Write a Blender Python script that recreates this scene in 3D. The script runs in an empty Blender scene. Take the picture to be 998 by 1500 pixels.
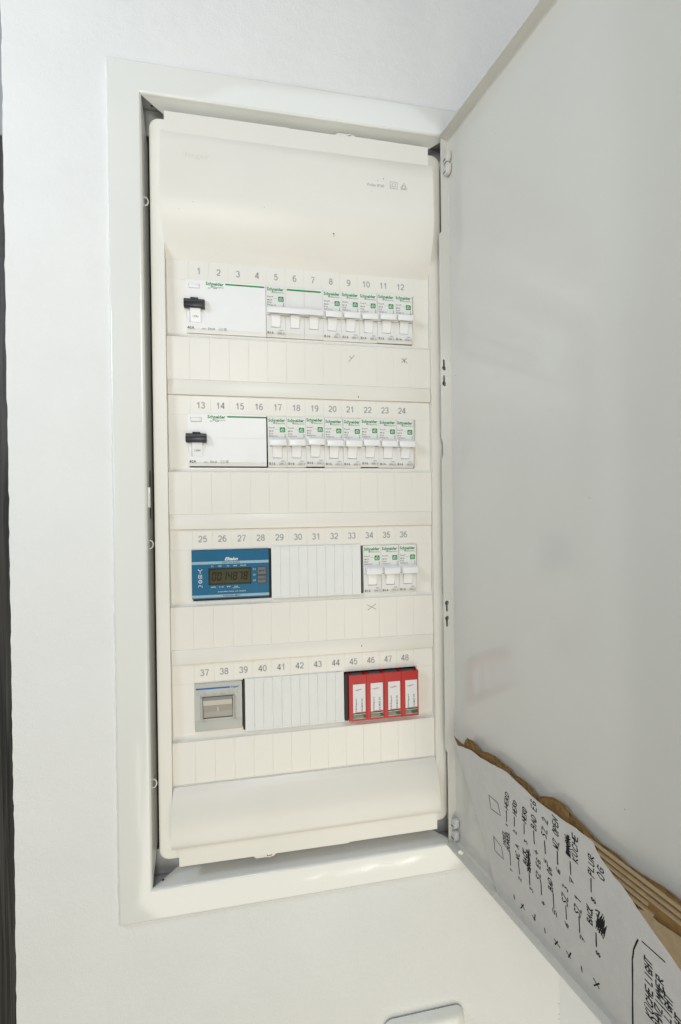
import bpy, bmesh, math, random
from mathutils import Matrix, Vector
random.seed(7)
S = bpy.context.scene
C = S.collection
MM = 0.001
ZO = 1500.0                       # height of the first row of numbers above the floor, mm

def W(x, y, z):                   # millimetres (x right, y into the wall, z up from the first number row) -> metres
    return Vector((x*MM, y*MM, (z+ZO)*MM))

# ------------------------------------------------------------------ camera
cam = bpy.data.cameras.new('camera'); camo = bpy.data.objects.new('camera', cam); C.objects.link(camo)
a, b, c = -0.17667, -0.00372, 0.01311
Rz = Matrix.Rotation(a, 3, 'Z'); Rx = Matrix.Rotation(b, 3, 'X'); Ry = Matrix.Rotation(c, 3, 'Y')
R = Rz @ Rx @ Ry
right, fwd, up = R.col[0], R.col[1], R.col[2]
M = Matrix((right, up, -fwd)).transposed().to_4x4(); M.translation = W(54.4, -418.4, -221.3)
camo.matrix_world = M
cam.sensor_fit = 'VERTICAL'; cam.sensor_height = 36; cam.sensor_width = 24; cam.lens = 640.95/1500*36
cam.clip_start = 0.01; cam.clip_end = 50
S.camera = camo

# ------------------------------------------------------------------ light
wd = bpy.data.worlds.new('World'); S.world = wd; wd.use_nodes = True
bg = wd.node_tree.nodes['Background']; bg.inputs[0].default_value = (1.0, 0.93, 0.81, 1); bg.inputs[1].default_value = 0.012

def lamp(name, loc, target, size, power, col, size_y=None, spread=None):
    l = bpy.data.lights.new(name, 'AREA'); l.energy = power; l.color = col
    l.shape = 'RECTANGLE' if size_y else 'SQUARE'; l.size = size*MM
    if size_y: l.size_y = size_y*MM
    if spread: l.spread = math.radians(spread)
    o = bpy.data.objects.new(name, l); C.objects.link(o); o.location = W(*loc)
    o.rotation_euler = (W(*target)-W(*loc)).to_track_quat('-Z', 'Y').to_euler()
    return o
TG = (90, 0, -200)
lamp('left_window_light', (-750, -1100, -250), TG, 230, 1.0, (1.0, 0.98, 0.93))
lamp('near_fill_light', (-40, -900, 120), TG, 280, 2.4, (1.0, 0.985, 0.96))  # added fill close in front, brightens the upper rows; no window there
lamp('upper_left_light', (-650, -450, 240), (150, 0, 0), 260, 3.5, (0.84, 0.93, 1.0))  # added cool fill, placed to brighten the upper door
lamp('high_fill_light', (350, -1500, 1200), TG, 900, 5.0, (0.80, 0.90, 1.0))  # added cool frontal fill from above, not an actual window
lamp('sunlit_floor_light', (220, -1200, -1150), (120, 0, -60), 1100, 12.0, (1.0, 0.955, 0.80))
for x_, w_ in ((345, 16), (470, 12), (560, 30), (655, 10), (735, 36)):      # sun patches low behind the photographer, mirrored in the bottom of the frame
    lamp('sun_patch_light', (x_, -1500, -1872+(x_-500)*.05), (170, 0, -565), w_, 0.17*w_/45, (1.0, 0.97, 0.90), 62)
lamp('sun_patch_light', (-480, -1500, -1390), (-58, 0, -465), 26, 0.12, (1.0, 0.97, 0.88), 330)
S.view_settings.view_transform = 'Standard'; S.view_settings.look = 'None'
S.view_settings.exposure = 0.02; S.view_settings.gamma = 1.0
S.cycles.max_bounces = 10; S.cycles.diffuse_bounces = 6; S.cycles.use_denoising = True

# ------------------------------------------------------------------ materials
def lin(r, g, b_):
    f = lambda v: (v/255/12.92) if v/255 <= 0.04045 else ((v/255+0.055)/1.055)**2.4
    return (f(r), f(g), f(b_), 1)

def mat(name, col, rough=0.5, spec=0.5, vary=0.03, vscale=60, bump=0.0, bscale=400, metal=0, stain=0.0,
        stain_col=(0.62, 0.55, 0.42, 1), coat=0.0, bump2=0.0, b2scale=40):
    m = bpy.data.materials.new(name); m.use_nodes = True
    n = m.node_tree.nodes; L = m.node_tree.links
    p = n['Principled BSDF']
    p.inputs['Roughness'].default_value = rough; p.inputs['Metallic'].default_value = metal
    p.inputs['Specular IOR Level'].default_value = spec; p.inputs['Coat Weight'].default_value = coat
    p.inputs['Coat Roughness'].default_value = 0.12
    g = n.new('ShaderNodeNewGeometry')
    nz = n.new('ShaderNodeTexNoise'); nz.inputs['Scale'].default_value = vscale; nz.inputs['Detail'].default_value = 6
    L.new(g.outputs['Position'], nz.inputs['Vector'])
    r = n.new('ShaderNodeValToRGB')
    d = tuple(max(0, v*(1-vary)) for v in col[:3])+(1,); u = tuple(min(1, v*(1+vary)) for v in col[:3])+(1,)
    r.color_ramp.elements[0].color = d; r.color_ramp.elements[1].color = u
    r.color_ramp.elements[0].position = 0.3; r.color_ramp.elements[1].position = 0.7
    L.new(nz.outputs['Fac'], r.inputs['Fac'])
    out = r.outputs['Color']
    if stain > 0:                                        # grime with a shape of its own
        n2 = n.new('ShaderNodeTexNoise'); n2.inputs['Scale'].default_value = 26; n2.inputs['Detail'].default_value = 9
        n2.inputs['Roughness'].default_value = 0.7; n2.inputs['Distortion'].default_value = 0.6
        L.new(g.outputs['Position'], n2.inputs['Vector'])
        r2 = n.new('ShaderNodeValToRGB'); r2.color_ramp.elements[0].position = 0.60; r2.color_ramp.elements[1].position = 0.78
        r2.color_ramp.elements[0].color = (0, 0, 0, 1); r2.color_ramp.elements[1].color = (stain, stain, stain, 1)
        L.new(n2.outputs['Fac'], r2.inputs['Fac'])
        mx = n.new('ShaderNodeMix'); mx.data_type = 'RGBA'
        L.new(r2.outputs['Color'], mx.inputs['Factor']); L.new(out, mx.inputs['A']); mx.inputs['B'].default_value = stain_col
        out = mx.outputs['Result']
    L.new(out, p.inputs['Base Color'])
    # roughness variation
    n4 = n.new('ShaderNodeTexNoise'); n4.inputs['Scale'].default_value = 35; n4.inputs['Detail'].default_value = 5
    L.new(g.outputs['Position'], n4.inputs['Vector'])
    mr = n.new('ShaderNodeMapRange'); mr.inputs['To Min'].default_value = rough*0.85; mr.inputs['To Max'].default_value = min(1, rough*1.15)
    L.new(n4.outputs['Fac'], mr.inputs['Value']); L.new(mr.outputs['Result'], p.inputs['Roughness'])
    prev = None
    for bs, sc in ((bump, bscale), (bump2, b2scale)):
        if bs > 0:
            n3 = n.new('ShaderNodeTexNoise'); n3.inputs['Scale'].default_value = sc; n3.inputs['Detail'].default_value = 4
            L.new(g.outputs['Position'], n3.inputs['Vector'])
            bp = n.new('ShaderNodeBump'); bp.inputs['Strength'].default_value = bs; bp.inputs['Distance'].default_value = 0.001
            L.new(n3.outputs['Fac'], bp.inputs['Height'])
            if prev: L.new(prev, bp.inputs['Normal'])
            prev = bp.outputs['Normal']
    if prev: L.new(prev, p.inputs['Normal'])
    return m

PAINT = mat('wall_paint', (0.80, 0.805, 0.80, 1), 0.75, 0.3, 0.02, 14, 0.3, 620, bump2=0.8, b2scale=85, stain=0.05, stain_col=(0.66, 0.66, 0.64, 1))
FRAME = mat('enamelled_frame', (0.80, 0.805, 0.775, 1), 0.085, 0.5, 0.012, 8, 0.02, 900)
DOOR = mat('enamelled_door', (0.655, 0.648, 0.608, 1), 0.12, 0.75, 0.02, 8, 0.03, 420, stain=0.06, stain_col=(0.55, 0.52, 0.46, 1))  # frame enamel darkened; the door's shade is put into the colour
PLASTIC = mat('cover_plastic', (0.79, 0.767, 0.712, 1), 0.36, 0.5, 0.02, 12, 0.03, 900, stain=0.10)
WHITE = mat('device_white', (0.83, 0.83, 0.83, 1), 0.38, 0.5, 0.015, 80, 0.02, 1500)
WHITE2 = mat('toggle_white', (0.84, 0.84, 0.84, 1), 0.33, 0.5, 0.01, 80)
CREAM = mat('device_light_grey', (0.755, 0.75, 0.73, 1), 0.45, 0.5, 0.02, 80, 0.02, 1500)
BLANK = mat('blank_white', (0.77, 0.775, 0.76, 1), 0.5, 0.4, 0.015, 90, 0.03, 1800)
HOUSING = mat('housing_grey', (0.42, 0.43, 0.43, 1), 0.5, 0.4, 0.04, 30)
BLACK = mat('black_plastic', (0.012, 0.012, 0.013, 1), 0.5, 0.4, 0.1, 60)
TOGBLK = mat('black_toggle', (0.022, 0.024, 0.027, 1), 0.35, 0.5, 0.1, 200)
GREEN = mat('print_green', lin(20, 140, 62), 0.45, 0.4, 0.03, 300)
PGREY = mat('print_grey', lin(166, 166, 168), 0.6, 0.2, 0.03, 300)
PDARK = mat('print_dark', lin(95, 95, 97), 0.6, 0.2, 0.05, 300)
PBLK = mat('print_black', lin(40, 40, 42), 0.6, 0.2, 0.05, 300)
INK = mat('marker_ink', (0.012, 0.012, 0.014, 1), 0.55, 0.3, 0.2, 600)
PENCIL = mat('pencil', (0.16, 0.15, 0.14, 1), 0.7, 0.2, 0.3, 900)
BLUE = mat('meter_blue', lin(23, 98, 134), 0.35, 0.5, 0.03, 60, 0.02, 1500)
LBLUE = mat('meter_band', lin(150, 180, 194), 0.4, 0.4, 0.02, 80)
PWHITE = mat('print_white', lin(225, 232, 235), 0.5, 0.3, 0.02, 200)
LCD = mat('lcd_glass', lin(74, 74, 54), 0.25, 0.5, 0.15, 50)
LCDB = mat('lcd_bezel', lin(40, 48, 44), 0.3, 0.5, 0.1, 50)
SEG = mat('lcd_segment', lin(8, 8, 8), 0.5, 0.4, 0.1, 200)
BTN = mat('meter_button', lin(105, 108, 108), 0.5, 0.4, 0.04, 200)
BTND = mat('meter_button_field', lin(70, 76, 80), 0.5, 0.4, 0.04, 200)
GREY = mat('switch_grey', lin(186, 186, 180), 0.42, 0.5, 0.02, 60, 0.02, 1200)
GREYD = mat('rocker_grey', lin(165, 161, 152), 0.4, 0.5, 0.02, 60)
GREYL = mat('rocker_light', lin(200, 194, 182), 0.42, 0.5, 0.02, 60)
HBLUE = mat('stripe_blue', lin(10, 104, 168), 0.45, 0.4, 0.03, 100)
RED = mat('arrester_red', lin(180, 11, 10), 0.4, 0.5, 0.04, 120, 0.02, 1500)
REDP = mat('print_red', lin(205, 40, 45), 0.5, 0.3, 0.03, 100)
LABEL = mat('label_white', (0.74, 0.74, 0.75, 1), 0.5, 0.3, 0.01, 100)
STEEL = mat('grey_plate', lin(96, 98, 96), 0.4, 0.5, 0.05, 200)
GLASSG = mat('indicator_window', lin(74, 92, 72), 0.10, 0.6, 0.45, 420)
GLASSE = mat('indicator_edge', lin(170, 180, 170), 0.15, 0.6, 0.2, 420)
PAPER = mat('white_liner', (0.60, 0.59, 0.57, 1), 0.85, 0.15, 0.03, 150, 0.15, 900, bump2=0.25, b2scale=60)
KRAFT = mat('kraft_board', lin(130, 103, 66), 0.9, 0.1, 0.28, 300, 0.4, 1500)
KRAFT2 = mat('kraft_inner', lin(168, 148, 118), 0.9, 0.1, 0.08, 200, 0.3, 1200)
KRAFTD = mat('kraft_flute', lin(140, 110, 70), 0.9, 0.1, 0.15, 300, 0.3, 1500)
JAMB = None
LGREY = mat('grey_trim', lin(150, 152, 152), 0.6, 0.3, 0.05, 60)
SWITCH = mat('switch_white', (0.82, 0.83, 0.79, 1), 0.28, 0.5, 0.02, 20, 0.02, 500)
BROWN = mat('brown_speck', lin(120, 92, 62), 0.8, 0.1, 0.2, 900)
ZINC = mat('screw_zinc', (0.55, 0.54, 0.5, 1), 0.35, 0.5, 0.1, 300, metal=0.7)

# dark stained timber of the door lining on the left: stretched grain
JAMB = bpy.data.materials.new('dark_timber'); JAMB.use_nodes = True
_n = JAMB.node_tree.nodes; _L = JAMB.node_tree.links; _p = _n['Principled BSDF']; _p.inputs['Roughness'].default_value = 0.55
_g = _n.new('ShaderNodeNewGeometry'); _m = _n.new('ShaderNodeMapping'); _m.inputs['Scale'].default_value = (420, 60, 9)
_t = _n.new('ShaderNodeTexNoise'); _t.inputs['Scale'].default_value = 1.0; _t.inputs['Detail'].default_value = 7; _t.inputs['Distortion'].default_value = 0.8
_r = _n.new('ShaderNodeValToRGB'); _r.color_ramp.elements[0].color = (0.008, 0.008, 0.008, 1); _r.color_ramp.elements[1].color = (0.055, 0.053, 0.047, 1)
_r.color_ramp.elements[0].position = 0.32; _r.color_ramp.elements[1].position = 0.72
_b = _n.new('ShaderNodeBump'); _b.inputs['Strength'].default_value = 0.5; _b.inputs['Distance'].default_value = 0.001
_L.new(_g.outputs['Position'], _m.inputs['Vector']); _L.new(_m.outputs['Vector'], _t.inputs['Vector']); _L.new(_t.outputs['Fac'], _r.inputs['Fac'])
_L.new(_r.outputs['Color'], _p.inputs['Base Color']); _L.new(_t.outputs['Fac'], _b.inputs['Height']); _L.new(_b.outputs['Normal'], _p.inputs['Normal'])

# ------------------------------------------------------------------ mesh helpers (all in mm)
def box(bm, x0, x1, y0, y1, z0, z1, bev=0.0, seg=2):
    r = bmesh.ops.create_cube(bm, size=1.0)
    vs = r['verts']
    for v in vs:
        v.co = Vector(((x0+x1)/2+v.co.x*(x1-x0), (y0+y1)/2+v.co.y*(y1-y0), (z0+z1)/2+v.co.z*(z1-z0)))
    if bev > 0:
        es = list({e for v in vs for e in v.link_edges})
        bmesh.ops.bevel(bm, geom=es, offset=bev, segments=seg, affect='EDGES', profile=0.5)
    return bm

def prism(bm, pts, lo, hi, axis):
    """closed polygon extruded along axis; pts are the two other coordinates in order x,y,z"""
    def mk(p, h):
        return {'x': (h, p[0], p[1]), 'y': (p[0], h, p[1]), 'z': (p[0], p[1], h)}[axis]
    A = [bm.verts.new(mk(p, lo)) for p in pts]; B = [bm.verts.new(mk(p, hi)) for p in pts]
    n = len(pts)
    bm.faces.new(A); bm.faces.new(B[::-1])
    for i in range(n):
        bm.faces.new((A[i], B[i], B[(i+1) % n], A[(i+1) % n]))
    return bm

def ngon(cx, cz, r, n=20, rz=None):
    rz = r if rz is None else rz
    return [(cx+r*math.cos(2*math.pi*i/n), cz+rz*math.sin(2*math.pi*i/n)) for i in range(n)]

def rrect(x0, x1, z0, z1, r, n=5):
    P = []
    for cx, cz, a0 in ((x1-r, z1-r, 0), (x0+r, z1-r, 90), (x0+r, z0+r, 180), (x1-r, z0+r, 270)):
        for i in range(n+1):
            an = math.radians(a0+90*i/n); P.append((cx+r*math.cos(an), cz+r*math.sin(an)))
    return P

def curve_mesh(cu):
    o = bpy.data.objects.new('tmp', cu); C.objects.link(o)
    dg = bpy.context.evaluated_depsgraph_get(); me = bpy.data.meshes.new_from_object(o.evaluated_get(dg))
    bpy.data.objects.remove(o); bpy.data.curves.remove(cu)
    return me

def plate(bm, outer, holes, y0, y1):
    """flat plate in x-z with real holes, from y0 to y1"""
    cu = bpy.data.curves.new('t', 'CURVE'); cu.dimensions = '2D'; cu.fill_mode = 'BOTH'; cu.extrude = abs(y1-y0)/2
    for poly in [outer]+list(holes):
        sp = cu.splines.new('POLY'); sp.points.add(len(poly)-1); sp.use_cyclic_u = True
        for i, p in enumerate(poly): sp.points[i].co = (p[0], p[1], 0, 1)
    me = curve_mesh(cu); ym = (y0+y1)/2
    for v in me.vertices: v.co = Vector((v.co.x, ym-v.co.z, v.co.y))
    bm.from_mesh(me); bpy.data.meshes.remove(me)
    return bm

def text_bm(bm, s, x0, x1, z0, z1, y, bold=0.0, shear=0.0, upright=False):
    """print fitted to the box x0..x1, z0..z1 on the plane y; upright=True turns it to read upwards"""
    cu = bpy.data.curves.new('t', 'FONT'); cu.body = s; cu.size = 10; cu.resolution_u = 2; cu.offset = bold; cu.shear = shear
    me = curve_mesh(cu)
    if not me.vertices: return bm
    xs = [v.co.x for v in me.vertices]; zs = [v.co.y for v in me.vertices]
    ax, bx, az, bz = min(xs), max(xs), min(zs), max(zs)
    for v in me.vertices:
        u = (v.co.x-ax)/max(1e-6, bx-ax); w = (v.co.y-az)/max(1e-6, bz-az)
        if upright: v.co = Vector((x1+(x0-x1)*w, y, z0+(z1-z0)*u))
        else: v.co = Vector((x0+(x1-x0)*u, y, z0+(z1-z0)*w))
    bm.from_mesh(me); bpy.data.meshes.remove(me)
    return bm

def ribbon(bm, pts, w, fn, jit=0.09, cap_=True):
    """flat stroke of width w along 2-d points; fn maps (a,b) to 3-d"""
    n = len(pts)
    L_, R_ = [], []
    for i in range(n):
        p = pts[max(0, i-1)]; q = pts[min(n-1, i+1)]
        dx, dz = q[0]-p[0], q[1]-p[1]; l = math.hypot(dx, dz) or 1
        ww = w*(0.5+jit*random.uniform(-1, 1))
        ox, oz = -dz/l*ww, dx/l*ww
        L_.append(bm.verts.new(fn(pts[i][0]+ox, pts[i][1]+oz))); R_.append(bm.verts.new(fn(pts[i][0]-ox, pts[i][1]-oz)))
    for i in range(n-1): bm.faces.new((L_[i], L_[i+1], R_[i+1], R_[i]))
    for e, k in ((0, -1), (n-1, 1)) if cap_ else ():
        p = pts[e]; cap = [bm.verts.new(fn(p[0]+w*.5*math.cos(t_*math.pi/3), p[1]+w*.5*math.sin(t_*math.pi/3))) for t_ in range(6)]
        bm.faces.new(cap)

def finish(bm, m, smooth=False, scale=MM, org=(0, 0, 0), fix=True):
    if fix: bmesh.ops.recalc_face_normals(bm, faces=bm.faces)
    me = bpy.data.meshes.new('mesh')
    for v in bm.verts: v.co = (v.co-Vector(org))*scale
    bm.to_mesh(me); bm.free()
    for mm in (m if isinstance(m, (list, tuple)) else [m]): me.materials.append(mm)
    if smooth:
        for p in me.polygons: p.use_smooth = True
        me.set_sharp_from_angle(angle=math.radians(38))
    return me

def obj(name, bm, m, parent=None, smooth=True, org=(0, 0, 0)):
    """org: position (mm) of the parent's origin in the coordinates the mesh is drawn in"""
    me = finish(bm, m, smooth, org=org); me.name = name
    o = bpy.data.objects.new(name, me); C.objects.link(o)
    if parent is not None: o.parent = parent
    return o

def struct(name, bm, m, smooth=False):
    o = obj(name, bm, m, None, smooth); o.location = W(0, 0, 0); o['kind'] = 'structure'; return o

def empty(name, loc, label, cat, group=None):
    o = bpy.data.objects.new(name, None); C.objects.link(o); o.location = W(*loc); o.empty_display_size = 0.02
    tag(o, label, cat, group); return o

def tag(o, label, cat, group=None):
    o['label'] = label; o['category'] = cat
    if group: o['group'] = group

def nb(): return bmesh.new()

# ------------------------------------------------------------------ the setting
WALL_Y = -8.0
xl, xr, zt, zb = -155.0, 354.3, 900.0, -1400.0
edge = []
z = zb
while z < zt:
    edge.append((xl+random.uniform(-0.4, 0.4)+0.15*math.sin(z*0.021)+0.12*math.sin(z*0.113), z)); z += 7 if -760 < z < 400 else 60
outer = [(xr, zb), (xr, zt), (xl, zt)]+edge[::-1]
bm = plate(nb(), outer, [[(-58, 155), (251, 158), (251, -567), (-58, -562)]], WALL_Y, 22)
struct('wall', bm, PAINT)
bm = prism(nb(), [(xr, WALL_Y-.4), (xr+190, -190), (xr+230, -150), (xr+20, 22), (xr, 22)], zb, zt, 'z')
struct('side_wall', bm, PAINT)
# chips along the inside corner
bm = nb()
for zc in (-752, -757, -763, -741):
    w_ = random.uniform(.25, .6)
    box(bm, xr-1.5, xr-.9, WALL_Y-0.12, WALL_Y+.1, zc-w_, zc+w_*.6)
k = obj('paint_chip', bm, PDARK, bpy.data.objects['wall'], False)

# uneven filler along the edge of the frame
def bead(pts, seed):
    rnd = random.Random(seed); bm = nb(); prev = None
    for (x, z), (ux, uz) in pts:
        w = 1.0+rnd.random()*1.5; h = 0.5+rnd.random()*1.0
        sec = [(0, 0.4), (-.2, -h), (w*.5, -h*.8), (w, 0.3)]
        rg = [bm.verts.new((x+ux*a_, WALL_Y+b_, z+uz*a_)) for a_, b_ in sec]
        if prev:
            for j in range(3): bm.faces.new((prev[j], prev[j+1], rg[j+1], rg[j]))
        prev = rg
    return obj('filler_bead', bm, PAINT, bpy.data.objects['wall'], True)
bead([((-72.9, -581+5.2*i), (-1, 0)) for i in range(146)], 3)
bead([((-73+5.2*i, -580.1), (0, -1)) for i in range(66)], 4)
bead([((-73+5.2*i, 173.1), (0, 1)) for i in range(66)], 5)

# door lining at the left edge of the wall
jb = empty('door_lining', (-190, -4, zb+0), 'dark wood-grained door lining along the left edge of the white wall', 'door frame')
o_ = (-190, -4, zb)
bm = box(nb(), -262, -154.2, -5.5, 22, zb, 97.5, 0.4); obj('post', bm, JAMB, jb, False, o_)
bm = box(nb(), -262, -154.2, -5.5, 22, 98.5, zt, 0.4); k = obj('upper_post', bm, LGREY, jb, False, o_); k['label'] = 'lighter grey upper piece of the door lining'

# ------------------------------------------------------------------ the cabinet
CAB = (96.5, -8.0, -581.0)
cab = empty('distribution_cabinet', CAB, 'white flush-mounted electrical distribution cabinet with its metal door swung open', 'electrical cabinet')

# --- frame: flange with rounded bends swept round the opening, then four return plates with cut ends
OX0, OX1, OZ0, OZ1 = -73.0, 266.0, -580.0, 173.0          # outer flange
FW = 27.7
prof = [(0, WALL_Y+0.5), (0, -10.2), (0.35, -11.2), (1.1, -11.85), (2.2, -12.0)]
BR = 2.8
prof += [(FW-BR, -12.0)]
for i in range(1, 8):
    an = math.radians(84*i/7); prof.append((FW-BR+BR*math.sin(an), -12.0+BR-BR*math.cos(an)))
bm = nb(); rings = []
for o_, y in prof:
    rings.append([bm.verts.new(v) for v in ((OX0+o_, y, OZ1-o_), (OX1-o_, y, OZ1-o_), (OX1-o_, y, OZ0+o_), (OX0+o_, y, OZ0+o_))])
for i in range(len(rings)-1):
    for k in range(4):
        bm.faces.new((rings[i][k], rings[i][(k+1) % 4], rings[i+1][(k+1) % 4], rings[i+1][k]))
IX0, IX1, IZ0, IZ1 = OX0+FW, OX1-FW, OZ0+FW, OZ1-FW
yb, d = 6.0, 13.0
T = 0.9
for P in ([(IX0, -7.8), (IX0, yb)],):
    pass
def ret(a0, a1, b0, b1):      # a plate: front edge a0-a1, back edge b1-b0, with thickness outwards
    vs = [bm.verts.new(p) for p in (a0, a1, b1, b0)]; bm.faces.new(vs)
ex = prof[-1][0]; ye = prof[-1][1]                    # where the bend ends
JX0, JX1, JZ0, JZ1 = OX0+ex, OX1-ex, OZ0+ex, OZ1-ex
sp = 1.6; st_ = 5.5
ret((JX0, ye, JZ1), (JX0, ye, JZ0), (JX0+.8, 7.5, JZ1-d*2.4), (JX0+.8, 7.5, JZ0+d*2.4))
ret((JX0, ye, JZ1), (JX1, ye, JZ1), (JX0+d*1.6, yb, JZ1-st_), (JX1-d*1.6, yb, JZ1-st_))
ret((JX0, ye, JZ0), (JX1, ye, JZ0), (JX0+d*1.6, yb+6, JZ0+sp), (JX1-d*1.6, yb+6, JZ0+sp))
ret((JX1, ye, JZ1), (JX1, ye, JZ0), (JX1-.6, yb, JZ1-d), (JX1-.6, yb, JZ0+d))
frame = obj('frame', bm, FRAME, cab, True, CAB)
# corner holes punched in the returns, small dark discs of the screws behind
for nm, zc, s_ in (('corner_hole', IZ1-3.0, 1), ('corner_hole', IZ0+0.75, -1)):
    bm = nb(); ps = ngon(IX0+7.2, -3.2, 1.15, 14, 1.0)
    f = bm.faces.new([bm.verts.new((p[0], p[1], zc)) for p in ps]); obj(nm, bm, BLACK, frame, False, CAB)
# wire loops on the left return
for zc in (56.3, -249.5, -463.5):
    bm = nb(); n = 12; r0, r1 = 3.6, 0.55
    rr = []
    for i in range(n+1):
        an = math.pi*i/n-math.pi/2; ring = []
        cx, cz = IX0+math.cos(an)*2.8+0.4, zc+math.sin(an)*r0
        for j in range(6):
            bt = 2*math.pi*j/6; ring.append(bm.verts.new((cx+math.cos(an)*r1*math.cos(bt), -3.4+r1*math.sin(bt)*1.6, cz+math.sin(an)*r1*math.cos(bt))))
        rr.append(ring)
    for i in range(n):
        for j in range(6): bm.faces.new((rr[i][j], rr[i+1][j], rr[i+1][(j+1) % 6], rr[i][(j+1) % 6]))
    obj('clip_loop', bm, FRAME, frame, True, CAB)
    bm = nb(); f = bm.faces.new([bm.verts.new((IX0+0.9, -3.0+1.1*math.cos(t), zc+2.6*math.sin(t))) for t in [i*math.pi/6 for i in range(12)]])
    obj('clip_slot', bm, HOUSING, frame, False, CAB)
# lock striker with its two slots
for z0, z1 in ((-198, -183.5), (-227, -217)):
    bm = plate(nb(), [(-4.6, z0), (-2.6, z0+1.2), (-2.6, z1-.4), (-4.6, z1)], [], 0, 0.2)
    for v in bm.verts: v.co = Vector((IX0+1.0+v.co.y, v.co.x+1.6, v.co.z))
    obj('striker_slot', bm, BLACK, frame, False, CAB)
bm = box(nb(), IX0-0.5, IX0+1.6, -6.0, -0.6, -216.5, -198.6, 0.5); obj('striker', bm, FRAME, frame, True, CAB)

# --- housing box behind the cover
hx0, hx1, hz0, hz1, hd = IX0-5, IX1+5, IZ0-5, IZ1+5, 72
bm = nb()
def q(*vs): bm.faces.new([bm.verts.new(v) for v in vs])
q((hx0, -6, hz0), (hx0, hd, hz0), (hx0, hd, hz1), (hx0, -6, hz1))
q((hx1, -6, hz0), (hx1, -6, hz1), (hx1, hd, hz1), (hx1, hd, hz0))
q((hx0, -6, hz1), (hx0, hd, hz1), (hx1, hd, hz1), (hx1, -6, hz1))
q((hx0, -6, hz0), (hx1, -6, hz0), (hx1, hd, hz0), (hx0, hd, hz0))
q((hx0, hd, hz0), (hx1, hd, hz0), (hx1, hd, hz1), (hx0, hd, hz1))
housing = obj('housing', bm, HOUSING, cab, False, CAB)
# mounting gussets seen in the corners of the trench
for zc, s_ in ((IZ1, -1), (IZ0, 1)):
    for xc, sx in ((IX0, 1), (IX1, -1)):
        bm = prism(nb(), [(xc-3*sx, zc+s_*-3), (xc+20*sx, zc+s_*-3), (xc+20*sx, zc+s_*14), (xc+5*sx, zc+s_*20), (xc-3*sx, zc+s_*20)], 9, 11, 'y')
        obj('gusset', bm, HOUSING, housing, False, CAB)

# --- cover
CX0, CX1, CZ0, CZ1 = -40.6, 233.6, -533.0, 131.0
BX0, BX1 = -28.7, 221.8                                    # inner field
ROWS = [0.0, -123.0, -246.0, -369.0]
BY = -5.4                                                  # border front
PY = -2.0                                                  # plain bands
TY = -1.9                                                  # tile fields
HT, HB = 8.75, -470.0                                       # hood edges
bm = nb()
# border: rounded outer plate with one large opening
outer = rrect(CX0, CX1, CZ0, CZ1, 9, 6)
inner = [(BX0, HB-30), (BX1, HB-30), (BX1, HT+40), (BX0, HT+40)]
cu_in = [(p[0], p[1]) for p in inner]
plate(bm, rrect(CX0+1.6, CX1-1.6, CZ0+1.6, CZ1-1.6, 8, 6), [cu_in], BY, BY+1.2)
def skirt(loop_a, ya, loop_b, yb_):
    A = [bm.verts.new((p[0], ya, p[1])) for p in loop_a]; B = [bm.verts.new((p[0], yb_, p[1])) for p in loop_b]
    n = len(A)
    for i in range(n): bm.faces.new((A[i], A[(i+1) % n], B[(i+1) % n], B[i]))
l0 = rrect(CX0+1.6, CX1-1.6, CZ0+1.6, CZ1-1.6, 8, 6); l1 = rrect(CX0+0.5, CX1-0.5, CZ0+0.5, CZ1-0.5, 8.7, 6)
skirt(l0, BY, l1, BY+0.55); skirt(l1, BY+0.55, outer, BY+1.7); skirt(outer, BY+1.7, outer, 13)
# inner side walls of the recess and the plain bands between the rows
for x, s_ in ((BX0, 1), (BX1, -1)):
    prism(bm, [(BY+0.6, HB-30), (4, HB-30), (4, HT+40), (BY+0.6, HT+40)], x-0.5*(1 if s_ > 0 else -1)-0.45, x-0.5*(1 if s_ > 0 else -1)+0.45, 'x')
for i, zr in enumerate(ROWS):
    top = zr-100.4; bot = ROWS[i+1]+9.0 if i < 3 else None
    if bot is not None: box(bm, BX0+.15, BX1-.15, PY, 4, bot, top, 0.5)
    box(bm, BX0, BX1, TY+0.3, 4.0, (top if bot is not None else HB-6), zr-61.6)      # backing of the tile field
cover = obj('cover', bm, PLASTIC, cab, True, CAB)

def field_xs(step=17.5):
    xs = [BX0+.2]; x = -8.75
    while x < 205: xs.append(x); x += step
    xs.append(BX1-.2); return xs
XS = field_xs()
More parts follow.
